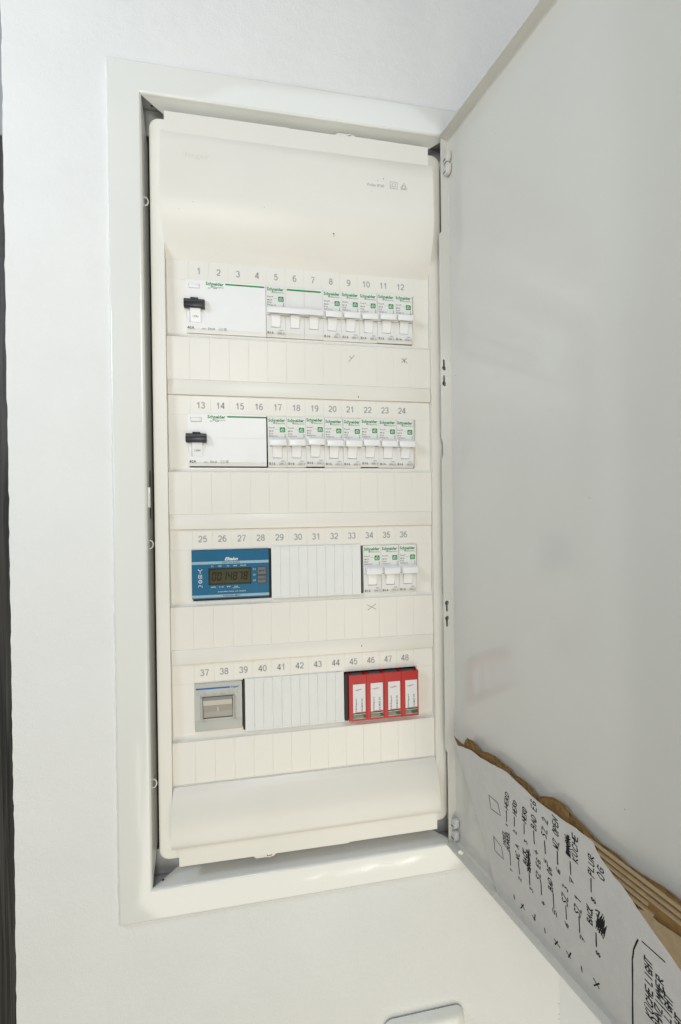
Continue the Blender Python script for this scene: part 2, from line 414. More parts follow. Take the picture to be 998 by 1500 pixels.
# number strips, tiles, numbers
def arc(cx, cz, rx, rz, a0, a1, n=10):
    return [(cx+rx*math.cos(math.radians(a0+(a1-a0)*i/n)), cz+rz*math.sin(math.radians(a0+(a1-a0)*i/n))) for i in range(n+1)]
DIG = {'0': [arc(.5, .5, .42, .5, 90, 450, 20)], '1': [[(.18, .70), (.42, .82), (.58, 1.06)], [(.60, 1.06), (.60, -.06)]],
       '2': [arc(.5, .70, .40, .30, 170, -25, 10)+[(.62, .36), (.25, .18), (.08, .02)], [(.02, 0), (.94, 0)]],
       '3': [arc(.47, .75, .36, .26, 165, -90, 9), arc(.47, .26, .42, .28, 90, -165, 10)], '4': [[(.74, -.06), (.74, 1.04), (.66, .98), (.05, .30), (.05, .26), (.98, .26)]],
       '5': [[(.88, 1), (.26, 1), (.16, .52)]+arc(.48, .32, .42, .34, 140, -160, 10)], '6': [arc(.5, .30, .40, .31, 0, 360, 16), arc(.58, .42, .50, .58, 190, 60, 9)],
       '7': [[(.04, 1), (.94, 1), (.62, .55), (.42, -.06)]], '8': [arc(.5, .76, .34, .25, 0, 360, 14), arc(.5, .26, .42, .27, 0, 360, 14)],
       '9': [arc(.5, .70, .40, .31, 0, 360, 16), arc(.42, .58, .50, .58, 10, -120, 9)]}
WB = -57.2
for i, zr in enumerate(ROWS):
    WX0, WX1, WT = ((-11.5, 205.4, -8.9), (-11.5, 206.2, -8.9), (-9.9, 206.4, -10.1), (-9.1, 204.6, -9.6))[i]
    # strip body: profile frame round the window
    bm = nb()
    y0 = lambda v: 0.0 if v > -9 else (v+9)/-48*2.0
    # upper part behind the number fields, with the step under the band above
    box(bm, BX0+.1, BX1-.1, 0.2, 4, zr+WT, zr+8.9)
    # side parts left and right of the window (slightly sloping back)
    for xa, xb in ((BX0+.1, WX0), (WX1, BX1-.1)):
        prism(bm, [(0.0, zr+WT), (1.5, zr+WB), (5, zr+WB), (5, zr+WT)], xa, xb, 'x')
    # curled lip along the bottom
    lip = [(1.5, zr+WB), (1.4, zr+WB-1.2), (1.0, zr+WB-2.4), (0.1, zr+WB-3.4), (-0.9, zr+WB-4.0), (-1.7, zr+WB-4.2), (-2.05, zr+WB-4.5), (-1.95, zr+WB-4.9), (5, zr+WB-4.9), (5, zr+WB)]
    prism(bm, lip, BX0+.1, BX1-.1, 'x')
    # inner wall of the window
    for (xa, xb, za, zb_) in ((WX0-.01, WX0+.7, zr+WB, zr+WT), (WX1-.7, WX1+.01, zr+WB, zr+WT)):
        box(bm, xa, xb, 1.9, 9, za, zb_)
    if i == 3: box(bm, WX0, 34.5, 1.2, 4, zr+WB, zr-53.3)
    st = obj('number_strip', bm, PLASTIC, cover, True, CAB)
    bm = nb()
    # number fields: one flat tile per module
    for k in range(len(XS)-1):
        bm = box(nb(), XS[k]+.05, XS[k+1]-.05, -0.02, 0.5, zr+WT+.05, zr+8.75, 0.1, 1)
        obj('number_field', bm, PLASTIC, cover, False, CAB)
    # blank label tiles below the strip
    za, zb_ = zr-61.9, (zr-100.2 if i < 3 else HB-4)
    for k in range(len(XS)-1):
        bm = box(nb(), XS[k]+.05, XS[k+1]-.05, TY+random.uniform(-.03, .03), TY+0.9, zb_, za, 0.13, 1)
        obj('label_tile', bm, PLASTIC, cover, False, CAB)
    for k in range(12):
        s_ = str(i*12+k+1); adv = 4.05; bm = nb()
        for j, ch in enumerate(s_):
            xo = 17.5*k-adv*len(s_)/2+adv*j+0.35
            for m_, st in enumerate(DIG[ch]): ribbon(bm, [(xo+3.35*p[0], zr-2.6+5.2*p[1]) for p in st], 1.0, lambda p, q_: Vector((p, -0.09-.02*m_, q_)), 0.0, False)
        obj('printed_number', bm, PGREY, cover, False, CAB)

# hoods: profiles (y, z) extruded across
def hood(name, front, x0, x1, label=None):
    bm = nb(); back = [(5, front[-1][1]), (5, front[0][1])]
    prism(bm, front+back, x0, x1, 'x')
    es = [e for e in bm.edges if abs(e.verts[0].co.x-e.verts[1].co.x) < 1e-6 and min(e.verts[0].co.y, e.verts[1].co.y) < 3 and (e.verts[0].co.y < 4 and e.verts[1].co.y < 4)]
    bmesh.ops.bevel(bm, geom=es, offset=0.6, segments=2, affect='EDGES', profile=0.5)
    o = obj(name, bm, PLASTIC, cover, True, CAB)
    if label: o['label'] = label
    return o
up_prof = [(-13.9, 113.0)]
for i in range(0, 15):
    t = i/14
    zz = 112.2-(112.2-HT)*t
    yy = -14.3-2.4*math.sin(math.pi*min(1, t/0.62)*0.5)
    if t > 0.50:
        s2 = (t-0.50)/0.50; yy = -16.5+16.9*(1-math.cos(s2*math.pi/2))**0.92
    up_prof.append((yy, zz))
hood('top_hood', up_prof, BX0-.6, BX1+.2, 'plain curved hood above the first row of devices')
low_prof = []
for i in range(0, 15):
    t = i/14
    zz = HB-(516.3+HB)*t
    yy = -16.6+13.0*(1-math.sin(min(1, t*1.02)*math.pi/2))**1.25
    low_prof.append((yy, zz))
low_prof += [(-16.2, -516.7), (-14, -517.0)]
hood('bottom_hood', low_prof, BX0+.6, BX1-.2, 'plain curved hood below the fourth row of devices')
bm = nb()
plate(bm, [(-25.8, 112.7), (217.4, 112.7), (217.4, 130.2), (139, 130.9), (138, 130.0), (84, 130.0), (83, 130.4), (-25.8, 130.4)], [], -14.1, -4)
obj('top_lip', bm, PLASTIC, cover, False, CAB)
bm = nb()
plate(bm, [(-22.2, -516.9), (218.6, -516.9), (218.6, -534.0), (131.5, -534.0), (130, -534.9), (-21.8, -533.9)], [], -14.1, -4)
obj('bottom_lip', bm, PLASTIC, cover, False, CAB)
# fixing screws in their tabs
for xc, zc, s_ in ((141.0, 132.2, 1), (56.5, -536.2, -1)):
    bm = nb()
    plate(bm, rrect(xc-14, xc+6, min(zc-6*s_, zc+4*s_), max(zc-6*s_, zc+4*s_), 3.2, 5), [], -9.5, -5)
    tb = obj('screw_tab', bm, PLASTIC, cover, False, CAB)
    bm = nb(); plate(bm, ngon(xc, zc, 3.4, 20), [ngon(xc, zc, 2.6, 20)], -11, -9.2); obj('screw_collar', bm, PLASTIC, cover, True, CAB)
    bm = nb(); prism(bm, ngon(xc, zc, 2.5, 20), -10.2, -8, 'y'); obj('screw', bm, ZINC, cover, True, CAB)
    bm = nb(); box(bm, xc-1.7, xc+1.7, -10.3, -10.0, zc-.35, zc+.35); box(bm, xc-.35, xc+.35, -10.32, -10.02, zc-1.7, zc+1.7); obj('screw_cross', bm, BLACK, cover, False, CAB)

# print on the top hood
def hood_y(zz):
    for (ya, za), (yb2, zb2) in zip(up_prof[1:], up_prof[2:]):
        if zb2 <= zz <= za: return ya+(yb2-ya)*(za-zz)/(za-zb2)
    return -16
bm = text_bm(nb(), 'Volta IP30', 155.4, 172.6, 84.9, 87.6, 0, 0.05)
for pts in ([(178.6, 85.0), (185.4, 85.0), (185.4, 91.6), (178.6, 91.6), (178.6, 85.0)], [(180.4, 86.8), (183.6, 86.8), (183.6, 89.8), (180.4, 89.8), (180.4, 86.8)],
            [(188.9, 86.4), (192.2, 91.6), (195.5, 86.4), (188.9, 86.4)], [(190.8, 86.9), (190.8, 88.4), (192.2, 89.6), (193.6, 88.4), (193.6, 86.9)], [(189.6, 85.2), (194.8, 85.2)]):
    ribbon(bm, pts, 0.5, lambda p, r_: Vector((p, 0, r_)))
for v in bm.verts: v.co.y = hood_y(v.co.z)-0.12
obj('printed_symbols', bm, PGREY, cover, False, CAB)
bm = text_bm(nb(), ':hager', -10, 12.5, 90, 96, 0, 0.02)
for v in bm.verts: v.co.y = hood_y(v.co.z)-0.10
obj('embossed_lettering', bm, mat('emboss_shade', (0.72, 0.69, 0.64, 1), 0.4), cover, False, CAB)  # letters lie flat; the shading of their relief is a darker colour
# specks of dirt
for xc, zc, s_ in ((123.9, 38.5, 1.1), (124.2, 36.8, .6), (172, 93.5, .9), (166, 91, .5), (160.5, 80, .5), (-14, 46, .4), (-2, 52, .5), (60, 54, .4)):
    bm = nb(); pts = [(xc+s_*random.uniform(.5, 1)*math.cos(i*math.pi/4), zc+.7*s_*random.uniform(.5, 1)*math.sin(i*math.pi/4)) for i in range(8)]
    bm.faces.new([bm.verts.new((p[0], hood_y(p[1])-.1, p[1])) for p in pts]); obj('dirt_speck', bm, BROWN, cover, False, CAB)
for xc, zc, yy in ((148, -353.6, PY-.06), (148, -111.0, PY-.06), (186, -520.5, -14.0), (152, -523, -14.0)):
    bm = nb(); box(bm, xc-.35, xc+.35, yy-.02, yy+.02, zc-.9, zc+.9); obj('dirt_speck', bm, PDARK, cover, False, CAB)
# pen crosses on the label tiles
for xc, zc, arms in ((141.4, -74.0, [((-2.6, -3.2), (2.8, 3.2)), ((-1.9, 2.0), (.4, -.3))]), (195.0, -73.6, [((-2.8, 1.8), (3.2, -2.4)), ((-2.6, -1.9), (2.6, 2.6)), ((-.5, 2.2), (.3, -2.0))]),
                      (158.2, -316.4, [((-4.2, 2.4), (4.6, -2.2)), ((-3.6, -2.6), (4.4, 3.0))])):
    bm = nb()
    for A, B in arms: ribbon(bm, [(xc+A[0], zc+A[1]), (xc+(A[0]+B[0])/2+.2, zc+(A[1]+B[1])/2), (xc+B[0], zc+B[1])], 0.42, lambda p, r_: Vector((p, TY-.09, r_)))
    obj('pen_mark', bm, PENCIL, cover, False, CAB)

# --- door, opened a little past square
P0 = Vector((238.6, -12.0)); TI = 0.21603
dd = Vector((math.sin(TI), -math.cos(TI))); nn = Vector((math.cos(TI), math.sin(TI)))
def D(t, s_, z): p = P0+dd*t-nn*s_; return Vector((p.x, p.y, z))       # t from the hinge fold, s out of the sheet, z
def dmap(bm):
    for v in bm.verts: v.co = D(v.co.x, v.co.y, v.co.z)
    return bm
DZ0, DZ1, DWID = -549.8, 140.8, 286.0
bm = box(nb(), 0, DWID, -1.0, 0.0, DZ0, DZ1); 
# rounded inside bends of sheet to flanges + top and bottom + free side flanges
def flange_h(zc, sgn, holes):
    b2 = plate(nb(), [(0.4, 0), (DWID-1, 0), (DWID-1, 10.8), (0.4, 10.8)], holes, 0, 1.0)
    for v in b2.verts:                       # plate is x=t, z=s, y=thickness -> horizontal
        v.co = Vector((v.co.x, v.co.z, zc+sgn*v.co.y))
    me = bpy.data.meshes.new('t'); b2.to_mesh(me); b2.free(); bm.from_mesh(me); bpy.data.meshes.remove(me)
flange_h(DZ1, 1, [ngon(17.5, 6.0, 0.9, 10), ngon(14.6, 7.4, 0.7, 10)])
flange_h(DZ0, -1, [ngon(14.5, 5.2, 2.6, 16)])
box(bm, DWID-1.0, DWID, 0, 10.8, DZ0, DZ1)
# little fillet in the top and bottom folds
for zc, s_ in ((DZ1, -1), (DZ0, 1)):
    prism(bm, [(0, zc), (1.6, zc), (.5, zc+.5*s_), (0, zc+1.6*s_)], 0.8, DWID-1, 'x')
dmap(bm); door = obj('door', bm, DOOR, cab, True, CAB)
# hinge-side flange with keyhole slots
def keyhole(sc, zround, up_):
    P = []
    for i in range(13):
        an = math.radians(125+290*i/12) if up_ else math.radians(-55+290*i/12)
        P.append((sc+2.45*math.cos(an), zround+2.45*math.sin(an)))
    if up_: P = [(sc+1.3*math.cos(math.radians(180*i/5)), zround+7.2+1.3*math.sin(math.radians(180*i/5))) for i in range(6)]+P
    else: P = [(sc+1.3*math.cos(math.radians(180+180*i/5)), zround-7.2+1.3*math.sin(math.radians(180+180*i/5))) for i in range(6)]+P
    return P
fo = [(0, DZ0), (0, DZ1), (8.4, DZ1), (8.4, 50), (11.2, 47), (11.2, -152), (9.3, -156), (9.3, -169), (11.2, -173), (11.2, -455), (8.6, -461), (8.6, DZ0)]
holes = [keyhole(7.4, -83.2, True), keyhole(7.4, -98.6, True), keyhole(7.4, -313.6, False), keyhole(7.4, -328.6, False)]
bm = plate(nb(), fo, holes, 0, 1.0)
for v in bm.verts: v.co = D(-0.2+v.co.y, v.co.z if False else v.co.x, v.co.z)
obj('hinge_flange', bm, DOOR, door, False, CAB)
# white hinge clips at top and bottom
WCL = mat('clip_white', (0.66, 0.66, 0.64, 1), 0.4, 0.5, 0.02, 60)
for z0, s_ in ((121.5, 1), (-529.5, 1)):
    for dz in (0, -12.0):
        pf = [(0.5, z0+dz-4.8), (0.5, z0+dz+3.2), (4.5, z0+dz+5.2), (6.8, z0+dz+4.6), (6.8, z0+dz-2.2), (4.6, z0+dz-4.8)]
        bm = nb(); prism(bm, [(p[1], p[0]) for p in pf] if False else pf, 0, 6.4, 'y')     # x=t, y=s, z
        for v in bm.verts: v.co = D(v.co.x+.4, 1.0+v.co.y*.72, v.co.z)
        bmesh.ops.bevel(bm, geom=list(bm.edges), offset=0.7, segments=2, affect='EDGES', profile=0.5)
        cl = obj('hinge_clip', bm, WCL, door, True, CAB)
        bm = nb(); box(bm, 0.9, 4.4, 4.9, 5.75, z0+dz-3.2, z0+dz-1.9); dmap(bm)
        obj('clip_gap', bm, PDARK, door, False, CAB)
# specks on the sheet
for t, zc, s_ in ((9, -92, .5), (66, 96, .3), (172, -411, .35), (150, -215, .35), (120, -150, .3)):
    bm = nb(); pts = [(t+s_*math.cos(i), zc+s_*math.sin(i)) for i in range(6)]
    bm.faces.new([bm.verts.new(D(p[0], .08, p[1])) for p in pts]); obj('door_speck', bm, BROWN, door, False, CAB)

# ------------------------------------------------------------------ devices (local: x right, z up from the bottom, y=0 front, y>0 into the cabinet)
DH = 47.6; MW = 17.95
def V(v): return DH-v              # v measured down from the top
def parts_into(parent, lst):
    for name, bm, m, sm in lst: obj(name, bm, m, parent, sm)

def body_bm(w, h, hole=None, bevel=2.6):
    bm = nb(); e = 0.07
    prism(bm, [(0.35, h), (0, h-.35), (0, 3.6), (bevel, 0), (22, 0), (22, h)], e, w-e, 'x') if hole is None else None
    if hole is not None:
        plate(bm, [(e, 3.6), (w-e, 3.6), (w-e, h), (e, h)], hole, 0, 1.7)
        prism(bm, [(1.7, h), (1.7, 3.6), (0, 3.6), (bevel, 0), (22, 0), (22, h)], e, w-e, 'x')
    return bm

def name_print(bm, x0, x1, ztop, y):
    """maker's name in heavy green letters with the finer second line below"""
    w = x1-x0
    text_bm(bm, 'Schneider', x0, x1, ztop-w*.200, ztop, y, 0.32)
    # the g carries a round bowl below the line
    xc = x0+w*0.345
    plate(bm, ngon(xc, ztop-w*.265, w*.062, 14), [ngon(xc, ztop-w*.265, w*.026, 10)], y-.004, y+.004)
    bx = nb(); text_bm(bx, 'Electric', x0+w*.44, x1, ztop-w*.335, ztop-w*.235, y, 0.0)
    return bx

def pole_parts(root, x, with_label=True, master=True):
    """one breaker pole: body, rocker, label print"""
    hole = [[(4.4, V(39.2)), (13.4, V(39.2)), (13.4, V(26.5)), (4.4, V(26.5))]]
    bm = body_bm(MW, DH, hole)
    L = [('body', bm, CREAM, False)]
    bm = nb(); prism(bm, [(-1.6, V(27)), (-0.7, V(33)), (0.3, V(38.5)), (1.6, V(38.6)), (1.6, V(27))], 4.62, 13.18, 'x')
    L.append(('rocker', bm, WHITE2, False))
    out = []
    for nm, b_, m, sm in L:
        for v in b_.verts: v.co.x += x
        out.append(obj(nm, b_, m, root, sm))
    return out

def label_parts(root, x=0):
    y = -0.05
    bm = nb(); thin = name_print(bm, 0.9, 16.6, V(1.7), y)
    a = obj('name_print', bm, GREEN, root, False); obj('name_print_fine', thin, PDARK, root, False)
    bm = nb()
    for s_, x0, x1, va, vb in (('Resi9', 1.3, 6.6, 9.7, 11.1), ('MCB', 1.3, 5.6, 12.8, 14.2), ('B16', 1.3, 5.0, 15.2, 16.6), ('R9F22116', 1.3, 9.2, 17.6, 18.9)):
        text_bm(bm, s_, x0, x1, V(vb), V(va), y, 0.06)
    box(bm, 6.9, 10.9, y-.005, y+.005, V(12.0), V(11.85))
    text_bm(bm, '2014', 15.7, 16.9, V(19.4), V(16.0), y, 0.1, upright=True)
    obj('type_print', bm, PDARK, root, False)
    bm = plate(nb(), rrect(11.4, 16.5, V(14.7), V(10.0), 0.5, 3), [], y-.006, y+.006); em = obj('emblem', bm, GREEN, root, False)
    bm = nb()
    hs = [(12.6, V(13.6)), (12.6, V(12.2)), (13.95, V(10.9)), (15.3, V(12.2)), (15.3, V(13.6)), (13.4, V(13.6)), (13.4, V(12.6)), (14.2, V(12.0))]
    ribbon(bm, hs, 0.42, lambda p, r_: Vector((p, y-.03, r_))); obj('emblem_sign', bm, PWHITE, em, False)
    bm = nb(); text_bm(bm, 'B16', 1.1, 6.7, V(45.3), V(43.0), y, 0.12); obj('rating_print', bm, PDARK, root, False)
    bm = nb(); text_bm(bm, '230V~', 12.2, 16.5, V(42.4), V(41.2), y, 0.05); text_bm(bm, '6000  3', 10.9, 16.4, V(45.0), V(43.7), y, 0.05)
    ribbon(bm, [(10.4, V(45.5)), (17.0, V(45.5)), (17.0, V(43.2)), (10.4, V(43.2)), (10.4, V(45.5))], 0.16, lambda p, r_: Vector((p, y, r_)))
    obj('capacity_print', bm, PDARK, root, False)

def toggle_bm(x0, x1):
    bm = nb()
    prism(bm, [(0.6, V(19.6)), (-2.8, V(20.8)), (-5.0, V(21.8)), (-5.7, V(22.6)), (-6.0, V(27.5)), (-5.4, V(27.9)), (0.6, V(25.0))], x0, x1, 'x')
    bmesh.ops.bevel(bm, geom=[e for e in bm.edges], offset=0.35, segments=2, affect='EDGES', profile=0.5)
    return bm
def slot_bm(x0, x1):                # guide beside the lever, its shade painted as dark dashes
    bm = nb()
    for xa, xb in ((x0, x0+3.4), (x1-3.4, x1)): box(bm, xa, xb, -0.03, 0.2, V(27.9), V(27.55))
    return bm

DX0 = -11.4
def breaker_root(name, col, row, label, group):
    return empty(name, (DX0+MW*col, -1.5+random.uniform(-.15, .15), ROWS[row]-56.7+random.uniform(-.2, .2)), label, 'circuit breaker', group)

proto = breaker_root('circuit_breaker', 7, 0, 'first single-pole breaker of the top row, touching the three-pole breaker, number 8', 'single-pole circuit breakers')
pole_parts(proto, 0); label_parts(proto)
obj('toggle', toggle_bm(1.9, MW-.6), WHITE2, proto, True); obj('lever_guide', slot_bm(.5, MW-.5), PDARK, proto, False)

def copy_thing(src):
    r = src.copy(); C.objects.link(r)
    for ch in list(src.children):
        c_ = ch.copy(); C.objects.link(c_); c_.parent = r
        for g_ in list(ch.children):
            d_ = g_.copy(); C.objects.link(d_); d_.parent = c_
    return r
where = {9: 'second single-pole breaker of the top row, with a pen stroke below it', 10: 'middle one of the five single-pole breakers in the top row', 11: 'last but one breaker of the top row',
         12: 'last breaker of the top row, with a scribbled pen star below it',
         17: 'first breaker of the second row, touching the residual-current switch', 18: 'second breaker from the residual-current switch in the second row', 19: 'third breaker from the residual-current switch in the second row',
         20: 'fourth breaker from the residual-current switch in the second row', 21: 'fourth breaker from the right in the second row', 22: 'third breaker from the right in the second row', 23: 'last but one breaker of the second row',
         24: 'last breaker of the second row', 34: 'third-row breaker touching the white blanking strip, pen cross below it', 35: 'middle one of the three third-row breakers', 36: 'last breaker of the third row'}
spots = [(k, 0) for k in (8, 9, 10, 11)]+[(k, 1) for k in range(4, 12)]+[(k, 2) for k in (9, 10, 11)]
for col, row in spots:
    n = row*12+col+1
    r = copy_thing(proto)
    r.location = W(DX0+MW*col+(0.9 if row == 2 else 0), -1.5+random.uniform(-.35, .35), ROWS[row]-56.7+random.uniform(-.2, .2)+(-1.0 if row == 2 else 0)+(.8 if n in (11, 12, 19, 22) else 0))
    r.rotation_euler = (0, math.radians(random.uniform(-.35, .35)), 0)
    r['label'] = where[n]+', number %d' % n

# three-pole breaker under 5-7
tp = breaker_root('three_pole_breaker', 4, 0, 'three-pole white circuit breaker with one long lever under the numbers 5 to 7', None)
for k in range(3): pole_parts(tp, MW*k)
label_parts(tp)
obj('toggle', toggle_bm(1.2, MW*3-.6), WHITE2, tp, True)
bm = nb()
for k in range(3):
    for f in slot_bm(.5, MW-.5).faces[:] if False else []: pass
    for xa, xb in ((.5, 3.9), (MW-3.9, MW-.5)): box(bm, MW*k+xa, MW*k+xb, -0.03, .2, V(27.9), V(27.55))
obj('lever_guide', bm, PDARK, tp, False)
bm = plate(nb(), rrect(MW+1.4, MW*3-1.7, V(3.7), V(2.2), .7, 3), [], -.07, -.05); obj('green_bar', bm, GREEN, tp, False)

# residual-current switches
def make_rcd(row, label):
    w = MW*4-(1.3 if row else .2)
    r = empty('residual_current_switch', (DX0, -1.6, ROWS[row]-56.7+(.9 if row else 0)), label, 'circuit breaker', 'residual-current switches')
    # lower half stands a hair prouder than the upper half
    bm = nb()
    hole = [ngon(8.2, V(32.6), 8.0, 28), [(2.4, V(7.6)), (12.2, V(7.6)), (12.2, V(3.4)), (2.4, V(3.4))]]
    plate(bm, [(.07, 3.4), (w-.07, 3.4), (w-.07, V(22.0)), (.07, V(22.0))], [hole[0]], -0.25, 1.2)
    plate(bm, [(.07, V(21.9)), (w-.07, V(21.9)), (w-.07, DH), (.07, DH)], [hole[1]], 0, 1.2)
    prism(bm, [(1.2, DH), (1.2, 3.4), (-.25, 3.4), (2.2, 0), (22, 0), (22, DH)], .07, w-.07, 'x')
    obj('body', bm, WHITE, r, False)
    bm = nb(); prism(bm, ngon(8.2, V(32.6), 7.9, 28), -0.05, 1.2, 'y'); obj('rocker_recess', bm, WHITE, r, False)
    bm = nb(); box(bm, 2.9, 11.7, -.2, 1.5, V(7.2), V(3.5), .25); obj('test_button', bm, WHITE, r, True)
    bm = nb(); prism(bm, [(-2.4, V(25.5)), (-1.2, V(32)), (-.5, V(38.6)), (1.2, V(39)), (1.2, V(25.5))], 3.6, 12.9, 'x'); obj('rocker', bm, WHITE2, r, False)
    bm = nb(); box(bm, 3.1, 3.6, -.1, 1.3, V(39.2), V(26)); box(bm, 3.3, 13.3, 0.2, 1.3, V(39.7), V(39.1)); box(bm, 12.95, 13.3, -.1, 1.3, V(29), V(26)); obj('rocker_gap', bm, PDARK, r, False)
    bm = nb(); prism(bm, [(0, V(18.2)), (-2.6, V(18.4)), (-3.6, V(19.2)), (-3.2, V(21.6)), (-4.4, V(22.2)), (-4.4, V(26.0)), (-3.6, V(26.6)), (0, V(26.8))], -1.6, 16.6, 'x')
    bmesh.ops.bevel(bm, geom=list(bm.edges), offset=0.4, segments=2, affect='EDGES', profile=0.5)
    tg = obj('toggle', bm, TOGBLK, r, True)
    bm = nb(); box(bm, 4.2, 11.0, -2.6, 0, V(18.4), V(17.0), .3); obj('toggle_tab', bm, TOGBLK, r, True)
    y = -.05; yl = -.30
    bm = nb(); thin = name_print(bm, 17.4, 33.4, V(0.9), y); obj('name_print', bm, GREEN, r, False); obj('name_print_fine', thin, PDARK, r, False)
    bm = plate(nb(), rrect(34.8, 70.4, V(2.9), V(1.5), .65, 3), [], y-.01, y); obj('green_bar', bm, GREEN, r, False)
    bm = nb(); text_bm(bm, 'ID', 19.5, 21.8, V(7.2), V(6.0), y, .08); text_bm(bm, '40A', 24, 27.6, V(7.2), V(6.0), y, .08); obj('type_print', bm, PDARK, r, False)
    bm = nb(); text_bm(bm, '40A', .9, 7.1, V(45.0), V(42.4), yl, .08)
    obj('rating_print', bm, PBLK, r, False)
    bm = nb(); text_bm(bm, '400V~', 13.8, 18, V(44.9), V(43.6), yl, .04); text_bm(bm, '30mA', 19, 25.4, V(44.9), V(42.9), yl, .04)
    ribbon(bm, [(28.6, V(45)), (32.4, V(45)), (32.4, V(43)), (28.6, V(43)), (28.6, V(45))], .18, lambda p, q_: Vector((p, yl, q_)))
    ribbon(bm, [(29, V(44.2)), (29.9, V(43.6)), (30.6, V(44.3)), (31.8, V(43.7))], .2, lambda p, q_: Vector((p, yl, q_)))
    plate(bm, ngon(34.4, V(43.8), 1.25, 16), [ngon(34.4, V(43.8), .95, 16)], yl-.004, yl+.004)
    box(bm, 33.6, 35.2, yl-.004, yl+.004, V(43.9), V(43.7)); box(bm, 34.3, 34.5, yl-.006, yl+.002, V(44.6), V(43.0))
    obj('technical_print', bm, PDARK, r, False)
    bm = nb(); text_bm(bm, 'I.ON', 5.9, 10.7, V(34.6), V(32.8), 0, .08)
    for v in bm.verts: v.co.y = -1.28+(DH-v.co.z-32)*.12
    obj('on_print', bm, PBLK, r, False)
    return r
make_rcd(0, 'top-row wide white residual-current switch with black toggle, numbers 1 to 4')
make_rcd(1, 'second-row wide white residual-current switch, black toggle with a tab, numbers 13 to 16')

# energy meter
mw, mh = 69.4, 44.7
r = empty('energy_meter', (-9.8, -1.7, ROWS[2]-55.0), 'blue energy meter with a dark digital display under the numbers 25 to 28', 'energy meter')
def U(v): return mh-v
bm = box(nb(), 0.6, 71.4, 1.6, 22, -1.6, mh-.6, .4); obj('base', bm, BLACK, r, False)
bm = nb(); plate(bm, rrect(0, mw, 0, mh, .5, 3), [rrect(14.6, 53.4, U(32.3), U(16.7), .6, 3)], 0, 1.6); obj('faceplate', bm, BLUE, r, False)
bm = nb(); box(bm, 0.02, mw-.02, -.06, .02, U(13.0), U(10.5)); box(bm, .02, mw-.02, -.06, .02, U(43.6), U(41.2)); obj('light_band', bm, LBLUE, r, False)
bm = nb(); plate(bm, rrect(14.65, 53.35, U(32.25), U(16.75), .6, 3), [rrect(15.5, 52.5, U(31.4), U(17.6), .4, 3)], 0.1, 1.4); scr = obj('display_bezel', bm, LCDB, r, False)
bm = nb(); box(bm, 15.4, 52.6, 0.9, 1.5, U(31.5), U(17.5)); scr = obj('display', bm, LCD, r, False)
# seven-segment digits 0014878, slanted
SEGS = {'0': 'abcdef', '1': 'bc', '4': 'bcfg', '8': 'abcdefg', '7': 'abc', '2': 'abdeg'}
bm = nb()
def seg(xo, zo, w, h, ch):
    t = .95; sk = .10; P = {}
    def qd(pts):
        vs = [bm.verts.new((xo+p[0]+sk*p[1], 0.84, zo+p[1])) for p in pts]; bm.faces.new(vs)
    g_ = .18
    hz = lambda zc: qd([(t*.55+g_, zc-t/2), (w-t*.55-g_, zc-t/2), (w-t*.25-g_, zc), (w-t*.55-g_, zc+t/2), (t*.55+g_, zc+t/2), (t*.25+g_, zc)])
    vt = lambda xc, za, zb2: qd([(xc-t/2, za+t*.5), (xc, za+.1), (xc+t/2, za+t*.5), (xc+t/2, zb2-t*.5), (xc, zb2-.1), (xc-t/2, zb2-t*.5)])
    for s_ in SEGS[ch]:
        if s_ == 'a': hz(h-t/2)
        if s_ == 'g': hz(h/2)
        if s_ == 'd': hz(t/2)
        if s_ == 'b': vt(w-t/2, h/2, h)
        if s_ == 'c': vt(w-t/2, 0, h/2)
        if s_ == 'f': vt(t/2, h/2, h)
        if s_ == 'e': vt(t/2, 0, h/2)
for i, ch in enumerate('0014878'): seg(17.4+4.72*i, U(28.3), 3.7, 7.6, ch)
text_bm(bm, 'T1 L1', 16.2, 21, U(19.0), U(18.2), .84)
obj('display_digits', bm, SEG, scr, False)
bm = plate(nb(), rrect(58.4, 67.4, U(32.2), U(16.4), .5, 3), [], -.15, .2); obj('button_field', bm, BTND, r, False)
for va, vb, s_ in ((17.0, 23.8, 'MODE'), (25.0, 31.7, 'SELECT')):
    bm = box(nb(), 59.1, 66.7, -.9, .1, U(vb), U(va), .4); bt = obj('button', bm, BTN, r, True)
    bm = nb(); text_bm(bm, s_, 60.6 if s_ == 'MODE' else 59.8, 65 if s_ == 'MODE' else 66, U((va+vb)/2+.7), U((va+vb)/2-.7), -.95, .1); obj('button_print', bm, PBLK, bt, False)
bm = nb()
text_bm(bm, 'Eltako', 29.2, 41.3, U(9.9), U(6.9), -.08, .30, .35)
for s_, xc, w in (('T1', 18, 2.0), ('MAX', 25, 3.2), ('T2', 32.2, 2), ('MAX', 38.8, 3.2), ('PULSE', 46, 5.0)): text_bm(bm, s_, xc-w/2, xc+w/2, U(15.5), U(14.3), -.08, .06)
for s_, xc, w in (('kWh', 19, 4), ('V / A', 26, 4.2), ('W', 32.6, 3.4), ('1000', 39.3, 3)): text_bm(bm, s_, xc-w/2, xc+w/2, U(34.7), U(33.5), -.08, .06)
text_bm(bm, 'Imp./kWh', 36.2, 42.6, U(36.0), U(35.0), -.08, .03); text_bm(bm, '3x230/400V 50Hz, 0.5-10(65)A', 22.8, 48.2, U(39.3), U(38.1), -.08, .04)
for s_, v in (('L1', 18.8), ('L2', 24), ('L3', 29.2)): text_bm(bm, s_, 54.9, 57, U(v+.6), U(v-.6), -.08, .06)
fn = lambda p, q_: Vector((p, -.08, q_))
ribbon(bm, [(5.6, U(17.6)), (7.4, U(19)), (9.2, U(17.6))], .6, fn); ribbon(bm, [(7.4, U(19)), (7.4, U(21))], .6, fn)
